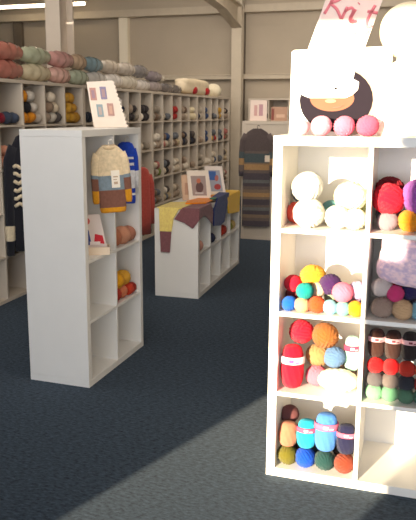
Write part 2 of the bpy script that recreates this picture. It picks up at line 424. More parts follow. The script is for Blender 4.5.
link('cable_rows', b, knit(CHUNK), jN)
hanger(jN, 0.1, 0.955)
# coral jumper behind the tall unit
jC = jumper('coral_jumper', 'coral red jumper hanging on the wall shelving just behind the tall white unit', 'jumper',
            OW + EW * 2.60 - NW * 0.11 + Vector((0, 0, 0.13)), R(35),
            [(0.80, 0.04, 0), (0.77, 0.09, 0), (0.70, 0.12, 0), (0.5, 0.12, 0), (0.2, 0.125, 0), (0.0, 0.12, 0)], [(184, 76, 64), (150, 70, 60)],
            [(s, [(0.10, 0.70, 0.04, 0.5), (0.13, 0.6, 0.04, 0.2), (0.145, 0.35, 0.032, 0.1), (0.15, 0.12, 0.028, 0)], [0, 0, 0, 0]) for s in (-1, 1)], 0.03)
hanger(jC, 0.08, 0.785)
# long striped dress
cols = [(88, 76, 74), (74, 84, 86), (166, 130, 88), (104, 90, 84), (78, 70, 76), (126, 106, 88), (104, 104, 102)]
seq = [(1.20, 0), (1.17, 0), (1.12, 0), (1.0, 0), (0.93, 3), (0.90, 1), (0.82, 1), (0.79, 5), (0.77, 2), (0.71, 2), (0.70, 3), (0.66, 4), (0.60, 4), (0.58, 6), (0.54, 4), (0.50, 3), (0.46, 5), (0.42, 2), (0.37, 5), (0.34, 4), (0.27, 3), (0.24, 6), (0.20, 4), (0.15, 5), (0.11, 3), (0.07, 4), (0.0, 4)]
rows = []
for z, c in seq:
    hw = 0.05 if z > 1.19 else 0.10 if z > 1.16 else 0.155 if z > 1.1 else 0.165 if z > 0.9 else 0.165 + 0.01 * (0.9 - z)
    rows.append((z + 0.0001, hw, rows[-1][2] if rows else c)); rows.append((z, hw, c))
jD = jumper('striped_dress', 'long knitted dress striped in charcoal, teal grey and tan on a white panel', 'dress',
            OF + EB * 0.20 - NB * 0.035 + Vector((0, 0, 0.175)), YB + R(8), rows, cols,
            [(s, [(0.13, 1.13, 0.04, 0.5), (0.165, 1.05, 0.045, 0.25), (0.18, 0.92, 0.04, 0.1), (0.185, 0.84, 0.038, 0.05), (0.187, 0.76, 0.036, 0), (0.188, 0.68, 0.034, 0), (0.188, 0.62, 0.03, 0)], [0, 0, 1, 2, 3, 4, 4]) for s in (-1, 1)], 0.03)
hanger(jD, 0.12, 1.195, BLACKP)
link('price_tag', boxes([(0.10, 0.16, -0.036, -0.034, 0.80, 0.88)]), paper((225, 210, 190)), jD)

# ---- knitwear draped over the low unit (local frame of the low unit)
T = 0.766
YEL, MAUVE, ORG, NV, YEL2 = (252, 220, 126), (132, 84, 88), (244, 140, 20), (30, 48, 112), (250, 196, 34)
def drape(name, label, cat, parts):
    r = empty(name, OC, CY); tag(r, label, cat)
    for pname, m, slabs in parts:
        b = bmesh.new()
        for pts, off in slabs: prism(b, pts, off)
        o = link(pname, b, knit(m), r)
        mod = o.modifiers.new('soft', 'BEVEL'); mod.width = 0.004; mod.segments = 2
    return r
TH = 0.012
def topf(pts, z=T): return ([(x, d, z) for x, d in pts], (0, 0, TH))
def endf(pts, x=-0.0005): return ([(x, d, z) for d, z in pts], (-TH, 0, 0))
def frontf(pts, d=-0.0005): return ([(x, d, z) for x, z in pts], (0, -TH, 0))
drape('child_jumper', 'mauve, orange and yellow child jumper draped over the near end of the low unit', 'jumper', [
    ('body', MAUVE, [topf([(-TH, -TH), (0.36, -TH), (0.40, 0.05), (0.32, 0.13), (0.0, 0.14), (-TH, 0.14)]),
                     endf([(0.15, T), (0.21, 0.68), (0.12, 0.65), (0.046, 0.605), (-TH, 0.68), (-TH, T)]),
                     frontf([(-TH, T), (-TH, 0.68), (0.13, 0.70), (0.25, 0.66), (0.40, 0.585), (0.415, 0.70), (0.36, T)])]),
    ('yoke', ORG, [topf([(0.30, 0.02), (0.80, 0.03), (0.86, 0.14), (0.36, 0.22), (0.20, 0.18)], T + 0.0125)]),
    ('sleeve', YEL, [topf([(-TH, 0.145), (0.30, 0.14), (0.40, 0.22), (0.32, 0.36), (-TH, 0.36)]),
                     endf([(0.16, T + TH), (0.345, T + TH), (0.342, 0.57), (0.235, 0.57), (0.215, 0.68)])]),
    ('cuff', MAUVE, [endf([(0.236, 0.569), (0.340, 0.569), (0.333, 0.39), (0.25, 0.39)])])])
drape('navy_top', 'small navy knitted top hanging over the front edge of the low unit', 'top', [
    ('body', NV, [topf([(0.58, -TH), (0.98, -TH), (1.0, 0.10), (0.62, 0.06)], T + 0.025), frontf([(0.44, 0.70), (0.56, T + 0.037), (0.98, T + 0.037), (0.90, 0.66), (0.80, 0.54), (0.66, 0.53), (0.44, 0.56)])]),
    ('neck_trim', (60, 110, 80), [topf([(0.50, 0.0), (0.60, 0.0), (0.60, 0.05), (0.50, 0.05)], T + 0.025)])])
drape('yellow_top', 'bright yellow knitted top hanging over the far front of the low unit', 'top', [
    ('body', YEL2, [topf([(0.92, -TH), (1.42, -TH), (1.42, 0.16), (0.90, 0.16)], T), frontf([(0.90, T), (0.96, 0.60), (1.15, 0.575), (1.40, 0.56), (1.42, T)], -0.001)])])
b = bmesh.new()
tube(b, [(0.64, 0.17, T + 0.036), (0.66, 0.19, T + 0.055), (0.70, 0.21, T + 0.065), (0.74, 0.22, T + 0.055), (0.76, 0.23, T + 0.036)], 0.009)
tag(link('coat_hanger', b, BLACKP, None, OC, (0, 0, CY)), 'black hanger hook lying beside the orange knit on the low unit', 'hanger')

# ================================================================== CARDS AND SIGNS
def card(name, label, cat, loc, yaw, quad, th, m, prints, lean=0.10, stand=True, group=None):
    """upright card: quad (x,z) corners counter-clockwise; prints: (part name, rgb, polygon)"""
    r = empty(name, loc, yaw, rx=-lean); tag(r, label, cat, group)
    b = bmesh.new(); prism(b, [(x, 0, z) for x, z in quad], (0, th, 0)); link('sheet', b, m, r)
    for k, (pn, c, poly) in enumerate(prints):
        b = bmesh.new(); prism(b, [(x, -0.0008 - 0.0007 * k, z) for x, z in poly], (0, 0.0006 + 0.0007 * k, 0)); link(pn, b, paper(c), r)
    if stand:
        zt = max(q[1] for q in quad) * 0.6; xc = sum(q[0] for q in quad) / len(quad)
        b = bmesh.new(); prism(b, [(xc - 0.02, th, 0.004), (xc - 0.02, th + 0.0, zt), (xc - 0.02, th + zt * 0.35, 0.004 + lean * zt * 0.35)], (0.04, 0, 0)); link('easel_back', b, mat('grey_board', (170, 160, 150), 0.8), r)
    return r
def rect(x0, x1, z0, z1, sh=0.0): return [(x0 + sh * z0, z0), (x1 + sh * z0, z0), (x1 + sh * z1, z1), (x0 + sh * z1, z1)]
def ell(cx, cz, rx, rz, n=28, a0=0, a1=2 * PI): return [(cx + rx * math.cos(a0 + (a1 - a0) * i / n), cz + rz * math.sin(a0 + (a1 - a0) * i / n)) for i in range(n + (0 if a1 - a0 > 6.2 else 1))]
# pattern leaflet on the tall unit, scalloped along its right side
q = [(-0.104, 0.0)] + [(0.100, 0.002)]
for k in range(12):
    t0, t1 = (k + 0.5) / 12, (k + 1) / 12
    q.append((0.100 - 0.085 * t0 + 0.010, 0.285 * t0)); q.append((0.100 - 0.085 * t1, 0.285 * t1))
q.append((-0.142, 0.275))
pr = []
for (x0, z0, c1, c2) in ((-0.098, 0.165, (196, 150, 140), (170, 140, 150)), (-0.035, 0.172, (150, 140, 165), (180, 150, 150)), (-0.070, 0.065, (150, 165, 170), (190, 170, 160)), (-0.005, 0.072, (190, 150, 140), (210, 170, 150))):
    pr.append(('picture', c1, rect(x0, x0 + 0.038, z0, z0 + 0.075, -0.12)))
    pr.append(('picture', c2, rect(x0 + 0.010, x0 + 0.028, z0 + 0.012, z0 + 0.06, -0.12)))
card('pattern_leaflet', 'white pattern leaflet with scalloped edge and four small pictures atop the tall unit', 'leaflet',
     (-0.604, 4.20 + 0.0, 1.466), R(7.7), q, 0.003, paper((238, 222, 206)), pr, lean=0.06)
# framed pictures on the low unit
TOPC = T + 0.001
card('framed_picture', 'white framed knitting picture standing on the low unit, nearer of the two', 'picture', (-0.074, 6.12, TOPC), R(4), [(-0.100, 0), (0.100, 0.0), (0.075, 0.275), (-0.125, 0.275)], 0.008, paper((240, 226, 210)),
     [('picture', (168, 150, 145), [(-0.068, 0.045), (0.062, 0.045), (0.048, 0.225), (-0.088, 0.225)]), ('picture', (110, 86, 84), ell(-0.005, 0.12, 0.035, 0.05)), ('picture', (196, 120, 96), ell(-0.015, 0.18, 0.02, 0.022)), ('picture', (206, 196, 190), rect(-0.045, 0.03, 0.06, 0.075))], lean=0.05)
card('framed_picture', 'white framed picture with blue and red print on the low unit, further of the two', 'picture', (0.085, 6.50, TOPC), R(-4), [(-0.085, 0), (0.090, 0.0), (0.045, 0.285), (-0.125, 0.285)], 0.008, paper((240, 226, 214)),
     [('picture', (170, 170, 180), [(-0.055, 0.04), (0.058, 0.04), (0.022, 0.245), (-0.088, 0.245)]), ('picture', (80, 110, 170), [(-0.072, 0.15), (-0.01, 0.15), (-0.015, 0.235), (-0.085, 0.235)]), ('picture', (178, 82, 80), ell(0.005, 0.085, 0.032, 0.028)), ('picture', (190, 120, 110), ell(-0.005, 0.17, 0.018, 0.03))], lean=0.05)
card('pale_card', 'plain peach card standing behind the nearer framed picture on the low unit', 'card', (-0.185, 6.14, TOPC), R(14), [(-0.05, 0), (0.06, 0.0), (0.045, 0.24), (-0.065, 0.23)], 0.004, paper((214, 180, 152)), [('print', (190, 150, 126), rect(-0.03, 0.03, 0.05, 0.16))], lean=0.05)
# cards on the white panel unit with the dress
card('pattern_card', 'pink and white pattern card standing above the long striped dress', 'card', OF + EB * 0.17 + NB * 0.16 + Vector((0, 0, 1.466)), YB + R(6), rect(-0.11, 0.10, 0, 0.25), 0.004, paper((232, 212, 200)),
     [('picture', (206, 164, 158), rect(-0.06, -0.02, 0.06, 0.19)), ('picture', (190, 150, 156), rect(0.0, 0.05, 0.06, 0.2))], lean=0.05)
card('pattern_card', 'tan card leaning beside the pink card above the long striped dress', 'card', OF + EB * 0.40 + NB * 0.2 + Vector((0, 0, 1.466)), YB + R(-10), rect(-0.09, 0.12, 0, 0.17), 0.004, paper((186, 150, 128)),
     [('picture', (140, 84, 76), rect(-0.085, -0.05, 0.01, 0.15)), ('picture', (212, 180, 156), rect(-0.02, 0.09, 0.04, 0.08))], lean=0.05)
# leaflet box in the tall unit, middle left compartment
zs2 = AZS[2]
pk = empty('leaflet_box', OA + EA * 0.235 + NA * 0.065 + Vector((0, 0, zs2 + 0.0005)), R(8)); tag(pk, 'low cream card box on the middle left shelf of the tall unit', 'box')
link('tray', boxes([(-0.075, 0.085, -0.05, 0.05, 0, 0.004), (-0.075, 0.085, -0.05, -0.046, 0.004, 0.045), (-0.075, 0.085, 0.046, 0.05, 0.004, 0.045), (-0.075, -0.071, -0.046, 0.046, 0.004, 0.045), (0.081, 0.085, -0.046, 0.046, 0.004, 0.045)]), paper((232, 210, 184)), pk)
card('pattern_booklet', 'pattern booklet with a blue and red figure standing in the cream card box', 'booklet', OA + EA * 0.235 + NA * 0.065 + Vector((0, 0, zs2 + 0.006)), R(8), [(-0.068, 0), (0.075, 0), (0.03, 0.225), (-0.10, 0.225)], 0.006, paper((228, 212, 204)),
     [('picture', (52, 72, 140), [(-0.066, 0.045), (-0.02, 0.045), (-0.035, 0.13), (-0.055, 0.15), (-0.075, 0.12)]), ('picture', (202, 56, 66), [(-0.005, 0.06), (0.055, 0.05), (0.045, 0.10), (0.0, 0.11)]), ('picture', (214, 110, 100), ell(-0.045, 0.185, 0.018, 0.02)),
      ('picture', (240, 226, 220), rect(-0.03, 0.03, 0.045, 0.065))], lean=0.08, stand=False)

# ---------------- display on top of the sunlit unit (local frame of that unit)
HB = 1.470
def onB(x, d, z): return OB + EB * x + NB * d + Vector((0, 0, z))
HT = 4 * 0.335 + 3 * 0.018 + 0.076
DARKP, SKIN = (36, 30, 38), (134, 90, 72)
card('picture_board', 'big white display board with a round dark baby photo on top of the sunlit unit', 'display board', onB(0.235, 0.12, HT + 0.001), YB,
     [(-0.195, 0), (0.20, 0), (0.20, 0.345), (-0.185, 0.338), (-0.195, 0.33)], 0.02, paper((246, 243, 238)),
     [('painted_shadow', (168, 152, 136), ell(0.045, 0.14, 0.125, 0.140)), ('photo_background', DARKP, ell(-0.010, 0.14, 0.146, 0.126)),  # taupe ellipse is a shadow on the board, painted in
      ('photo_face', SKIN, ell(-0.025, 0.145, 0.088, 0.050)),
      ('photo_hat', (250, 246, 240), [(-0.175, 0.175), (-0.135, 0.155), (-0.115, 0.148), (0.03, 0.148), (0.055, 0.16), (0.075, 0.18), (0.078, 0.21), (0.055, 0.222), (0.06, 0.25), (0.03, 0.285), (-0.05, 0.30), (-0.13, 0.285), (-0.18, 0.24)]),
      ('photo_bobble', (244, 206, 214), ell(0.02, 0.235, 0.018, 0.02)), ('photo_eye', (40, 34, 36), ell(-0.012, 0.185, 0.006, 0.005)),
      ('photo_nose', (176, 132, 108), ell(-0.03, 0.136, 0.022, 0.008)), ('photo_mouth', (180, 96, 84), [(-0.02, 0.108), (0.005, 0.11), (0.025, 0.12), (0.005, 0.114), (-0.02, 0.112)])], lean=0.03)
# leaning sign with pink script behind the board
lw = 0.222
r = empty('knitting_sign', onB(0.052, 0.21, HT + 0.001), YB, rx=-0.10, ry=R(18)); tag(r, 'tilted sign with pink script lettering rising behind the white board', 'sign')
# inner frame: x across, z along the sheet
b = bmesh.new(); prism(b, [(-0.075, 0, 0.22), (0.0, 0, 0.004), (0.145, 0, 0.050), (0.145, 0, 0.74), (-0.075, 0, 0.74)], (0, 0.004, 0)); link('sheet', b, paper((246, 243, 240)), r)
hz = 0.448
b = bmesh.new(); prism(b, [(-0.0745, -0.0008, hz + 0.003), (0.06, -0.0008, hz - 0.004), (0.1445, -0.0008, hz + 0.012), (0.1445, -0.0008, 0.7395), (-0.0745, -0.0008, 0.7395)], (0, 0.0008, 0)); link('shaded_header', b, mat('shaded_print', (232, 206, 198), 0.55, 0.04, 10), r)  # pale header tone with the window head's sloping shadow painted in
b = bmesh.new()
def stroke(pts, x, z, s, w_=0.006):
    P = []
    for k in range(len(pts) - 1):
        for j in range(4):
            t = j / 4; p0 = pts[max(k - 1, 0)]; p1 = pts[k]; p2 = pts[k + 1]; p3 = pts[min(k + 2, len(pts) - 1)]
            P.append(tuple(0.5 * ((2 * p1[i]) + (-p0[i] + p2[i]) * t + (2 * p0[i] - 5 * p1[i] + 4 * p2[i] - p3[i]) * t * t + (-p0[i] + 3 * p1[i] - 3 * p2[i] + p3[i]) * t ** 3) for i in (0, 1)))
    P.append(pts[-1])
    rings = []
    for k, p in enumerate(P):
        a = P[max(k - 1, 0)]; c = P[min(k + 1, len(P) - 1)]; tx, tz = c[0] - a[0], c[1] - a[1]; l = math.hypot(tx, tz) or 1
        nx, nz = -tz / l * w_, tx / l * w_
        px, pz = x + p[0] * s, z + p[1] * s
        rings.append([(px - nx, -0.0022, pz - nz), (px + nx, -0.0022, pz + nz), (px + nx, -0.0008, pz + nz), (px - nx, -0.0008, pz - nz)])
    ring_loft(b, rings, [0] * len(rings))
L_ = {'K': [[(0.15, 1), (0.1, 0.5), (0.0, 0)], [(0.65, 1), (0.3, 0.6), (0.1, 0.45), (0.4, 0.3), (0.7, 0.0)]],
      'i': [[(0.1, 0.5), (0.05, 0.15), (0.15, 0), (0.3, 0.1)], [(0.13, 0.72), (0.15, 0.76)]],
      'n': [[(0.1, 0.5), (0.05, 0.0)], [(0.06, 0.3), (0.25, 0.5), (0.38, 0.42), (0.36, 0.1), (0.45, 0.0), (0.55, 0.1)]],
      't': [[(0.2, 0.85), (0.12, 0.3), (0.2, 0.0), (0.38, 0.1)], [(0.0, 0.55), (0.4, 0.6)]],
      'g': [[(0.42, 0.45), (0.2, 0.5), (0.05, 0.25), (0.2, 0.02), (0.4, 0.2), (0.44, 0.48), (0.4, -0.2), (0.2, -0.42), (0.02, -0.25)]]}
def word(t, x, z, s, adv):
    for ch, a in zip(t, adv):
        for st in L_[ch]: stroke(st, x, z, s)
        x += a * s
word('Knit', -0.060, 0.500, 0.105, (0.66, 0.34, 0.56, 0.4))
stroke([(0, 0), (0.3, -0.12), (0.55, 0.05), (0.75, 0.0), (0.95, 0.22)], 0.035, 0.462, 0.11, 0.004)
link('script_lettering', b, mat('pink_print', (222, 120, 130), 0.6), r)
for x0, x1, z0 in ((-0.045, -0.025, 0.42), (0.005, 0.02, 0.418), (0.075, 0.092, 0.405), (0.065, 0.11, 0.375), (0.055, 0.072, 0.345), (-0.01, 0.005, 0.345)):
    link('small_print', boxes([(x0, x1, -0.0012, 0, z0, z0 + 0.006)]), mat('mauve_print', (150, 90, 110), 0.9), r)
# knitted cream hat on a padded white display bust
bust = empty('display_bust', onB(0.50, 0.16, HT + 0.001), YB); tag(bust, 'white knitted shoulder wrap on a display bust at the right of the sunlit top', 'display bust')
b = bmesh.new(); rings = []
for z, rx, ry_ in ((0.0, 0.12, 0.09), (0.03, 0.125, 0.09), (0.07, 0.105, 0.075), (0.095, 0.10, 0.07), (0.13, 0.118, 0.085), (0.17, 0.128, 0.09), (0.23, 0.13, 0.09), (0.28, 0.125, 0.085), (0.32, 0.09, 0.06), (0.35, 0.048, 0.048), (0.40, 0.046, 0.046)):
    rings.append([(rx * (1 + .03 * math.sin(8 * t)) * math.cos(t), ry_ * math.sin(t), z * 0.83) for t in [2 * PI * i / 32 for i in range(32)]])
ring_loft(b, rings, [0] * 11); link('body', b, knit((240, 232, 216)), bust)
b = bmesh.new(); sphere(b, (0, 0, 0.345), 0.05, 0.055, 0.05); link('head', b, mat('polystyrene', (240, 236, 228), 0.8), bust)
b = bmesh.new(); sphere(b, (0, 0, 0), 0.112, 0.105, 0.108, 48, 30, fn=lambda d: 1 + 0.018 * math.sin(28 * math.atan2(d.y, d.x)) * (1 - abs(d.z)) )
hat = link('knitted_hat', b, knit((226, 210, 178)), None, onB(0.492, 0.17, HT + 0.445), (0, R(10), YB), True)
tag(hat, 'round cream knitted beret on the display bust in the top right corner', 'hat')
hat.location.z = HT + 0.405

# pink balls along the front edge of the top
def yball(loc, r, rgb, label, cat='yarn ball', group=None, sq=1.0, rz=None, me=None, name='yarn_ball'):
    o = put(name, me or BALL, yarn(rgb), None, loc, (random.uniform(-.5, .5), random.uniform(-.5, .5), random.uniform(0, 6) if rz is None else rz), (r, r, r * sq))
    return tag(o, label, cat, group)
for (x, r_, c, wd) in ((0.096, 0.036, (246, 206, 212), 'palest pink'), (0.180, 0.041, (240, 160, 178), 'light pink'), (0.270, 0.041, (236, 124, 152), 'mid pink'), (0.360, 0.043, (226, 92, 124), 'deepest pink')):
    yball(onB(x, 0.055, HT + r_ * 0.95), r_, c, '%s wool ball of the four in front of the white display board' % wd, group='pink balls on the sunlit top')

# ================================================================== YARN IN THE SUNLIT UNIT
SPOT = {'r1l': 'top left', 'r1r': 'top right', 'r2l': 'second row left', 'r2r': 'second row right', 'r3l': 'third row left', 'r3r': 'third row right', 'r4l': 'bottom left'}
LV = {'1': BZS[3], '2': BZS[2], '3': BZS[1], '4': BZS[0]}
def balls(key, items):
    L = LV[key[1]]
    for x, d, dz, r_, c, nm in items:
        lab = '%s, %s of the sunlit unit' % (nm, SPOT[key])
        yball(onB(x, d, L + dz), r_ * 1.06, c, lab, group='yarn in the sunlit unit')
def skeins(key, items):
    L = LV[key[1]]
    for x, d, dz, r_, asp, tilt, c, nm, bc in items:
        e = empty('yarn_skein', onB(x, d, L + dz), YB); e.rotation_euler = (tilt, 0, YB)
        tag(e, '%s, %s of the sunlit unit' % (nm, SPOT[key]), 'yarn skein', 'yarn in the sunlit unit')
        put('wool', SKEIN, yarn(c), e, (0, 0, 0), (0, 0, random.uniform(0, .5)), (r_, r_, r_ * asp))
        if bc: put('paper_band', BAND, [paper(bc[0]), paper(bc[1])], e, (0, 0, 0), (0, 0, 0.25), (r_, r_, r_ * asp))
balls('r1l', [(0.078, 0.16, 0.045, 0.046, (236, 84, 66), 'coral yarn ball at the left'), (0.092, 0.25, 0.12, 0.05, (70, 90, 120), 'slate blue yarn ball at the back'),
              (0.140, 0.070, 0.058, 0.060, (240, 232, 220), 'lower white yarn ball'), (0.128, 0.085, 0.165, 0.060, (244, 238, 228), 'upper white yarn ball'),
              (0.215, 0.22, 0.050, 0.045, (120, 180, 186), 'small teal yarn ball'), (0.298, 0.14, 0.125, 0.062, (240, 234, 206), 'upper cream yarn ball'),
              (0.255, 0.08, 0.046, 0.048, (242, 236, 224), 'ivory yarn ball at the front middle'), (0.325, 0.07, 0.042, 0.043, (238, 224, 200), 'ecru yarn ball at the front right'),
              (0.335, 0.27, 0.055, 0.05, (206, 214, 150), 'pale lime yarn ball at the back')])
balls('r1r', [(0.452, 0.115, 0.125, 0.062, (214, 16, 46), 'bright red yarn ball'), (0.450, 0.27, 0.14, 0.060, (140, 20, 36), 'dark red yarn ball at the back'),
              (0.575, 0.12, 0.140, 0.070, (166, 92, 182), 'lilac yarn ball'), (0.452, 0.11, 0.036, 0.040, (150, 132, 140), 'grey yarn ball'),
              (0.540, 0.11, 0.040, 0.045, (222, 140, 22), 'orange yarn ball'), (0.66, 0.12, 0.045, 0.048, (200, 200, 190), 'pale yarn ball at the right'), (0.45, 0.25, 0.045, 0.05, (110, 100, 110), 'dim grey yarn ball at the back')])
balls('r2l', [(0.075, 0.12, 0.098, 0.036, (214, 20, 50), 'red yarn ball'), (0.155, 0.15, 0.125, 0.052, (212, 152, 44), 'yellow yarn ball on top'),
              (0.138, 0.045, 0.088, 0.034, (24, 150, 144), 'teal yarn ball'), (0.235, 0.11, 0.108, 0.044, (66, 30, 84), 'dark purple yarn ball'),
              (0.292, 0.055, 0.092, 0.040, (236, 120, 148), 'pink yarn ball'), (0.350, 0.10, 0.094, 0.037, (196, 168, 206), 'lavender yarn ball'),
              (0.075, 0.040, 0.030, 0.031, (24, 96, 200), 'blue yarn ball'), (0.130, 0.035, 0.030, 0.031, (226, 176, 132), 'peach yarn ball'),
              (0.190, 0.045, 0.033, 0.034, (226, 80, 36), 'orange-red yarn ball'), (0.246, 0.040, 0.029, 0.030, (140, 200, 210), 'pale aqua yarn ball'),
              (0.298, 0.040, 0.028, 0.029, (126, 190, 180), 'sea green yarn ball'), (0.349, 0.040, 0.031, 0.032, (240, 150, 20), 'amber yarn ball'),
              (0.185, 0.10, 0.085, 0.030, (220, 190, 160), 'beige yarn ball behind the teal one'), (0.15, 0.16, 0.04, 0.042, (190, 150, 120), 'tan yarn ball at the back'), (0.25, 0.16, 0.04, 0.042, (150, 160, 130), 'sage yarn ball at the back'), (0.33, 0.16, 0.035, 0.037, (160, 140, 170), 'mauve yarn ball at the back'), (0.075, 0.16, 0.035, 0.037, (120, 40, 50), 'wine yarn ball at the back')])
balls('r2r', [(0.445, 0.10, 0.115, 0.040, (214, 200, 196), 'pale grey yarn ball'), (0.515, 0.19, 0.105, 0.038, (206, 24, 40), 'red yarn ball'),
              (0.500, 0.08, 0.098, 0.033, (214, 60, 120), 'hot pink yarn ball'), (0.555, 0.12, 0.098, 0.033, (44, 34, 84), 'navy yarn ball'),
              (0.452, 0.075, 0.038, 0.042, (168, 142, 128), 'taupe yarn ball'), (0.532, 0.07, 0.036, 0.040, (210, 172, 132), 'beige yarn ball'),
              (0.605, 0.08, 0.038, 0.042, (130, 180, 200), 'pale blue yarn ball'), (0.52, 0.20, 0.033, 0.036, (160, 150, 150), 'ash yarn ball at the back'), (0.60, 0.17, 0.035, 0.038, (120, 100, 120), 'plum yarn ball at the back')])
# fluffy pink wrap over them
b = bmesh.new(); sphere(b, (0, 0, 0), 0.135, 0.085, 0.096, 48, 28, fn=lambda d: (1 / max(0.55, (abs(d.x) ** 5 + abs(d.z) ** 5 + abs(d.y) ** 3) ** 0.22)) * (1 + 0.02 * math.sin(9 * d.x + 4 * d.z) + 0.015 * math.sin(14 * d.z)))
m = mat('mottled_pink_wool', (228, 196, 206), 0.95, 0.0, 12, 0.9, 90, sheen=0.3)
nt = m.node_tree; bs = nt.nodes['Principled BSDF']; nn = nt.nodes.new('ShaderNodeTexNoise'); nn.inputs['Scale'].default_value = 12; rp = nt.nodes.new('ShaderNodeValToRGB')
rp.color_ramp.elements[0].position = 0.38; rp.color_ramp.elements[0].color = lin((200, 174, 200)); rp.color_ramp.elements[1].position = 0.62; rp.color_ramp.elements[1].color = lin((240, 208, 214))
nt.links.new(nn.outputs['Fac'], rp.inputs['Fac']); nt.links.new(rp.outputs['Color'], bs.inputs['Base Color'])
tag(link('yarn_pack', b, m, None, onB(0.560, 0.13, LV['2'] + 0.222), (0, R(10), YB), True), 'big fluffy pack of mottled pink and lilac yarn filling the second row right compartment', 'yarn pack')
balls('r3l', [(0.115, 0.14, 0.232, 0.050, (214, 22, 48), 'crimson yarn ball on the tall red skein'), (0.218, 0.14, 0.225, 0.054, (150, 90, 40), 'camel yarn ball'),
              (0.188, 0.15, 0.130, 0.048, (176, 132, 84), 'sand yarn ball'), (0.262, 0.13, 0.135, 0.044, (92, 124, 164), 'denim blue yarn ball'),
              (0.188, 0.13, 0.044, 0.044, (228, 110, 130), 'rose yarn ball'), (0.30, 0.23, 0.045, 0.048, (150, 120, 110), 'brown yarn ball at the back')])
skeins('r3l', [(0.092, 0.066, 0.098, 0.050, 1.12, 0, (206, 14, 44), 'tall red skein with white band', ((230, 218, 226), (130, 80, 150))),
               (0.335, 0.16, 0.150, 0.036, 1.25, 0, (168, 206, 192), 'mint skein with maroon band', ((150, 60, 86), (230, 200, 200)))])
b = bmesh.new(); sphere(b, (0, 0, 0), 0.085, 0.06, 0.048, 40, 24, fn=wound)
tag(link('yarn_skein', b, yarn((240, 222, 192)), None, onB(0.285, 0.095, LV['3'] + 0.046), (0, 0, YB), True), 'large cream skein lying in the third row left compartment of the sunlit unit', 'yarn skein')
# third row right: stacked
for k, (x, c) in enumerate(((0.436, (62, 34, 26)), (0.503, (58, 32, 26)), (0.570, (40, 32, 32)), (0.637, (60, 40, 34)))):
    wd = ['leftmost', 'second from left', 'third from left', 'rightmost'][k]
    skeins('r3r', [(x, 0.10, 0.228, 0.035, 1.02, 0, c, 'dark brown skein with pale band, %s,' % wd, ((214, 168, 172), (120, 60, 70)))])
balls('r3r', [(0.438, 0.075, 0.140, 0.0330, (232, 20, 26), 'bright red yarn ball against the divider'), (0.500, 0.075, 0.140, 0.0330, (226, 22, 26), 'second bright red yarn ball from the divider'),
              (0.564, 0.075, 0.138, 0.0330, (190, 50, 34), 'rust red yarn ball'), (0.628, 0.075, 0.138, 0.0330, (214, 90, 40), 'orange-brown yarn ball'),
              (0.438, 0.066, 0.083, 0.0330, (96, 90, 92), 'lighter grey yarn ball at the left'), (0.500, 0.066, 0.083, 0.0330, (112, 100, 96), 'warm grey yarn ball'),
              (0.564, 0.066, 0.083, 0.0330, (48, 50, 60), 'slate yarn ball'), (0.628, 0.066, 0.083, 0.0330, (180, 50, 40), 'brick yarn ball'),
              (0.438, 0.060, 0.029, 0.0330, (128, 184, 140), 'mint green yarn ball'), (0.500, 0.060, 0.029, 0.0330, (112, 168, 126), 'leaf green yarn ball'),
              (0.564, 0.060, 0.029, 0.0330, (84, 124, 100), 'moss green yarn ball'), (0.628, 0.060, 0.029, 0.0330, (76, 116, 96), 'bottle green yarn ball')])
# bottom left
balls('r4l', [(0.082, 0.060, 0.040, 0.042, (104, 96, 26), 'olive yarn ball'), (0.162, 0.060, 0.040, 0.042, (14, 72, 180), 'royal blue yarn ball'),
              (0.246, 0.060, 0.040, 0.042, (32, 68, 66), 'dark green yarn ball'), (0.330, 0.060, 0.040, 0.042, (134, 58, 38), 'brick red yarn ball'),
              (0.080, 0.20, 0.045, 0.048, (90, 60, 60), 'mauve brown yarn ball low at the back'), (0.20, 0.20, 0.045, 0.048, (60, 80, 90), 'petrol yarn ball at the back'), (0.31, 0.20, 0.045, 0.048, (70, 50, 50), 'umber yarn ball at the back'),
              (0.070, 0.16, 0.185, 0.040, (112, 66, 66), 'mauve brown yarn ball on top')])
skeins('r4l', [(0.082, 0.070, 0.135, 0.043, 0.74, -0.12, (186, 118, 90), 'salmon skein', None),
               (0.162, 0.072, 0.146, 0.043, 0.86, -0.1, (34, 172, 200), 'turquoise skein with mauve band', ((176, 80, 110), (220, 190, 200))),
               (0.246, 0.074, 0.166, 0.050, 0.98, -0.08, (74, 130, 206), 'sky blue skein with pink band', ((206, 100, 130), (230, 200, 210))),
               (0.333, 0.074, 0.146, 0.042, 0.90, -0.1, (30, 30, 62), 'navy skein with pink band', ((200, 96, 120), (230, 200, 210)))])

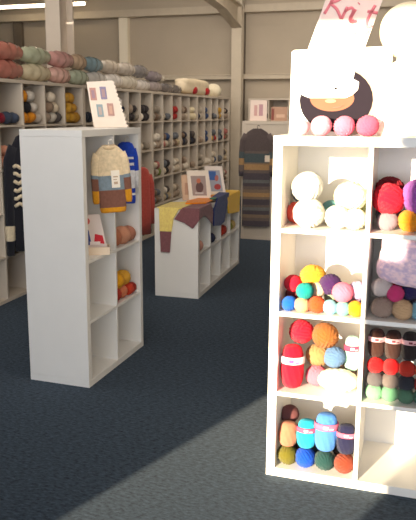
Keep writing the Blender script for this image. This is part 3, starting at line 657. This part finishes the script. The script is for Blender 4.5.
# ================================================================== YARN IN THE TALL UNIT
def onA(x, d, z): return OA + EA * x + NA * d + Vector((0, 0, z))
for x, d, j, dz, r_, c, lab in (
        (0.465, 0.07, 2, 0.053, 0.060, (200, 124, 90), 'terracotta yarn ball on the middle right shelf of the tall white unit'),
        (0.570, 0.06, 2, 0.053, 0.060, (214, 150, 118), 'peach yarn ball on the middle right shelf of the tall white unit'),
        (0.668, 0.06, 2, 0.048, 0.052, (192, 128, 104), 'brown-pink yarn ball on the middle right shelf, far end, tall white unit'),
        (0.46, 0.06, 1, 0.042, 0.045, (196, 62, 40), 'brick red yarn ball, leftmost under the yellow yarn in the tall unit'),
        (0.545, 0.06, 1, 0.042, 0.045, (222, 130, 90), 'light orange yarn ball in the red row of the tall unit'),
        (0.625, 0.05, 1, 0.040, 0.043, (206, 66, 40), 'red-orange yarn ball at the outer end of the tall unit row'),
        (0.685, 0.05, 1, 0.036, 0.036, (170, 50, 36), 'dark red yarn ball in the corner of the tall unit row'),
        (0.50, 0.07, 1, 0.122, 0.056, (240, 168, 30), 'golden yellow yarn ball on top of the red ones, tall unit'),
        (0.60, 0.07, 1, 0.120, 0.052, (238, 176, 60), 'pale golden yarn ball on top of the red ones, tall unit')):
    yball(onA(x, d, AZS[j] + dz), r_, c, lab, group='yarn in the tall white unit')
# in the low unit's upper cells
def onC(x, d, z): return OC + EC * x + NC * d + Vector((0, 0, z))
for x, d, c, lab in ((0.14, 0.05, (206, 150, 130), 'peach yarn ball in the first upper cell of the low unit'), (0.52, 0.05, (40, 44, 70), 'navy yarn ball in the second upper cell of the low unit'),
                     (0.88, 0.06, (196, 60, 40), 'red yarn ball in the third upper cell of the low unit'), (0.98, 0.06, (170, 70, 60), 'brick yarn ball in the third upper cell of the low unit'),
                     (1.20, 0.06, (150, 150, 70), 'olive yarn ball in the last upper cell of the low unit'), (1.32, 0.06, (206, 180, 120), 'straw yarn ball in the last upper cell of the low unit')):
    yball(onC(x, d, CZS[1] + 0.046), 0.05, c, lab, group='yarn in the low unit')

# ================================================================== YARN ON THE WALL SHELVING
def onW(x, d, z): return OW + EW * x + NW * d + Vector((0, 0, z))
NUM = ['first', 'second', 'third', 'fourth', 'fifth', 'sixth', 'seventh', 'eighth', 'ninth', 'tenth', 'eleventh', 'twelfth', 'thirteenth', 'fourteenth', 'fifteenth', 'sixteenth', 'seventeenth', 'eighteenth', 'nineteenth', 'twentieth']
ROWW = ['bottom', 'fourth', 'third', 'second', 'top']
PAL = [((206, 190, 166), 'cream'), ((150, 138, 122), 'taupe'), ((96, 86, 80), 'dark grey'), ((184, 170, 152), 'stone'), ((60, 54, 54), 'charcoal'), ((226, 214, 196), 'off-white'), ((128, 104, 84), 'brown'),
       ((170, 150, 130), 'oatmeal'), ((110, 112, 116), 'grey'), ((196, 176, 140), 'sand')]
ACC = [((170, 46, 40), 'red'), ((60, 76, 110), 'slate blue'), ((196, 150, 50), 'mustard'), ((120, 130, 70), 'moss'), ((176, 110, 100), 'dusty rose'), ((40, 44, 60), 'navy')]
POSN = ['low left', 'low middle', 'low right', 'upper left', 'upper right', 'topmost left', 'topmost middle']
SL = [(0.068, 0.058), (0.170, 0.058), (0.272, 0.058), (0.118, 0.148), (0.222, 0.148), (0.068, 0.240), (0.170, 0.240)]
GW = 'small yarn balls in the long wall shelving'
def fill(cell, row, picks, d=0.057):
    for k, (c, nm) in picks:
        x, dz = SL[k]
        p = onW(WXS[cell] + x, d, WZS[row] + dz)
        sk = random.random() < 0.35
        o = put('yarn_ball', BALL_LO, yarn(c), None, p, (random.uniform(-.4, .4), random.uniform(-.4, .4), random.uniform(0, 6)), tuple(random.uniform(0.048, 0.062) for _ in range(3)))
        # cube counted from the near end seen at the picture's left edge
        tag(o, '%s yarn ball, %s in %s cube, %s row, long wall shelving' % (nm, POSN[k], NUM[cell], ROWW[row]), 'yarn ball', GW)
named = {0: [(0, ((150, 36, 50), 'burgundy')), (1, ((150, 36, 50), 'burgundy'))],
         1: [(0, ((134, 30, 46), 'burgundy')), (1, ((66, 74, 92), 'slate')), (2, ((72, 80, 98), 'slate'))],
         2: [(0, ((222, 140, 26), 'mustard')), (1, ((216, 136, 30), 'mustard')), (2, ((190, 176, 160), 'pale grey')), (3, ((40, 38, 40), 'black')), (4, ((214, 204, 190), 'white')), (5, ((220, 140, 30), 'mustard')), (6, ((200, 190, 176), 'pale grey'))],
         3: [(0, ((170, 150, 130), 'oatmeal')), (1, ((206, 196, 180), 'cream')), (2, ((90, 84, 80), 'dark grey')), (3, ((150, 126, 104), 'brown')), (4, ((232, 214, 186), 'ivory')), (6, ((236, 220, 196), 'ivory'))],
         4: [(0, ((206, 156, 52), 'mustard')), (1, ((204, 152, 48), 'mustard')), (2, ((180, 130, 44), 'ochre')), (3, ((212, 160, 56), 'mustard')), (4, ((206, 150, 50), 'mustard')), (5, ((212, 160, 60), 'mustard')), (6, ((200, 146, 50), 'ochre'))],
         5: [(0, ((44, 48, 60), 'dark slate')), (1, ((44, 48, 60), 'dark slate'))]}
fill(1, 3, [(0, ((214, 140, 110), 'peach')), (1, ((206, 160, 130), 'peach')), (3, ((220, 150, 120), 'peach'))])
fill(0, 3, [(1, ((206, 180, 120), 'straw')), (2, ((200, 150, 130), 'peach'))])
for cell in range(20):
    for row in (4, 3, 2, 1, 0):
        if row < 4 and cell < 8: continue
        if row < 1 and cell > 9: continue
        if row == 4 and cell in (6, 7): ks = [0, 1, 2]
        if row == 4 and cell in named: fill(cell, row, named[cell], 0.06); continue
        ks = [0, 1, 2] + random.sample([3, 4], random.choice((1, 2, 2))) if random.random() < 0.8 else [0, 2]
        main = random.choice(PAL); picks = []
        for k in ks:
            c = random.choice(ACC) if random.random() < 0.11 else (main if random.random() < 0.5 else random.choice(PAL))
            picks.append((k, c))
        if row == 4 and cell == 12: picks = [(k, ACC[0]) for k in (0, 1, 3, 4)]
        if cell == 16 and row in (4, 3): picks = [(k, ACC[1]) for k in (0, 1, 3)]
        if cell == 14 and row == 4: picks = [(k, ((232, 216, 180), 'pale cream')) for k in (0, 1, 2, 3, 4)]
        fill(cell, row, picks)
# upper layer of tall skeins in the near mustard/oatmeal cubes
def onK(x, d, z): return OBK + EB * x + NB * d + Vector((0, 0, z))
for j in (4, 3):
    for c_ in range(3):
        for k in (0, 1, 2, 3):
            (c, nm) = random.choice(PAL); x, dz = SL[k]
            o = put('yarn_ball', BALL_LO, yarn(c), None, onK(0.028 + c_ * 0.356 + x, 0.1, WZS[j] + dz), (0, 0, random.uniform(0, 6)), (0.051, 0.051, 0.056))
            tag(o, '%s yarn ball, %s in %s cube, %s row, back wall shelving' % (nm, POSN[k], NUM[c_], ROWW[j]), 'yarn ball', 'small yarn balls in the back wall shelving')

# ---- packs of yarn on top of the wall shelving
def pack_mesh(L, r, n, seed):
    rn = random.Random(seed); b = bmesh.new(); rings = []; N = 26; m = 16
    for k in range(N + 1):
        s = k / N; x = -L / 2 + L * s
        env = max(0.10, math.sin(PI * min(max(s, 0.02), 0.98)) ** 0.28)
        lob = 0.90 + 0.10 * abs(math.sin(PI * n * s))
        rings.append([(x, r * env * lob * 0.95 * math.cos(t) * (1 + 0.05 * math.sin(3 * t + k * .8 + seed)), r * env * lob * math.sin(t) * 0.92 * (1 + 0.04 * math.sin(4 * t + seed))) for t in [2 * PI * i / m for i in range(m)]])
    ring_loft(b, rings, [0] * len(rings))
    return b
TW = 1.823
packs = [  # s0, s1, layer, d, colour, name
    (-0.20, 0.08, 0, (214, 192, 160), 'cream'), (0.08, 0.52, 0, (164, 84, 68), 'salmon'), (0.52, 0.98, 0, (208, 190, 150), 'straw'), (0.98, 1.34, 0, (222, 168, 150), 'pink'), (1.34, 1.72, 0, (170, 180, 150), 'pale green'),
    (1.72, 2.14, 0, (206, 198, 188), 'silver white'), (2.14, 2.56, 0, (222, 212, 200), 'milk white'), (2.56, 3.0, 0, (196, 184, 164), 'ecru'), (3.0, 3.42, 0, (212, 202, 192), 'chalk white'), (3.42, 3.84, 0, (148, 134, 132), 'mauve grey'),
    (3.84, 4.3, 0, (90, 82, 80), 'dark grey'), (-0.28, 0.10, 1, (196, 128, 108), 'dusty pink'), (0.10, 0.56, 1, (178, 96, 76), 'terracotta'), (0.56, 1.02, 1, (176, 180, 146), 'sage green'), (1.02, 1.46, 1, (214, 148, 138), 'rose pink'), (1.46, 1.72, 1, (186, 150, 116), 'tan'),
    (1.72, 2.10, 1, (112, 142, 150), 'teal blue'), (2.10, 2.54, 1, (196, 178, 156), 'beige'), (2.54, 2.98, 1, (178, 164, 148), 'greige'), (2.98, 3.40, 1, (104, 98, 96), 'charcoal'), (3.40, 3.9, 1, (128, 116, 122), 'dim lilac')]
for k, (s0, s1, ly, c, nm) in enumerate(packs):
    r_ = 0.088 if s0 < 3 else 0.075
    z = TW + r_ * 0.90 + ly * r_ * 1.72
    m = mat('yarn_in_clear_plastic', tuple(int(v * 0.8 + 42) for v in c), 0.22, 0.16, 14, 1.0, 22, coat=0.6)
    o = link('yarn_pack', pack_mesh((s1 - s0) * 1.02, r_, 4, k), m, None, onW((s0 + s1) / 2, 0.13 + 0.02 * ly, z), (0, 0, WY))
    tag(o, '%s plastic-wrapped yarn pack in the %s layer on top of the long wall shelving' % (nm, ['lower', 'upper'][ly]), 'yarn pack', 'yarn packs on the wall shelving')
# white sack with red balls, dark packs, round ball
for k, (s, c, nm) in enumerate(((3.98, (212, 200, 180), 'creamy'), (4.42, (70, 64, 64), 'black-brown'))):
    o = link('yarn_pack', pack_mesh(0.42, 0.07, 3, 40 + k), mat('yarn_in_clear_plastic', tuple(int(v * 0.8 + 42) for v in c), 0.22, 0.16, 14, 1.0, 22, coat=0.6), None, onW(s, 0.22 if k == 0 else 0.13, TW + (0.06 if k else 0.19)), (0, 0, WY))
    tag(o, '%s pack lying on the shelving beside the white sack' % nm, 'yarn pack', 'yarn packs on the wall shelving')
sk = empty('yarn_sack', onW(5.25, 0.15, TW), WY); tag(sk, 'big cream sack showing red yarn balls on top of the wall shelving', 'yarn sack')
b = bmesh.new(); sphere(b, (0, 0, 0.12), 0.62, 0.14, 0.125, 40, 20, fn=lambda d: (1 / max(0.6, (abs(d.x) ** 4 + abs(d.z) ** 4 + abs(d.y) ** 4) ** 0.25)) * (1 + 0.05 * math.sin(11 * d.x + 3 * d.z)) * 0.93)
link('bag', b, mat('cream_sack', (226, 208, 176), 0.4, 0.08, 8, 0.4, 20), sk)
for x in (-0.22, 0.40):
    b = bmesh.new(); sphere(b, (x, -0.105, 0.07), 0.115, 0.045, 0.06); link('red_ball', b, yarn((176, 30, 34)), sk)
o = put('yarn_ball', BALL, yarn((226, 214, 186)), None, onW(6.35, 0.14, TW + 0.105), (0.3, 0.2, 0), (0.13, 0.11, 0.115)); tag(o, 'large round cream yarn ball at the far end of the shelving top', 'yarn ball')
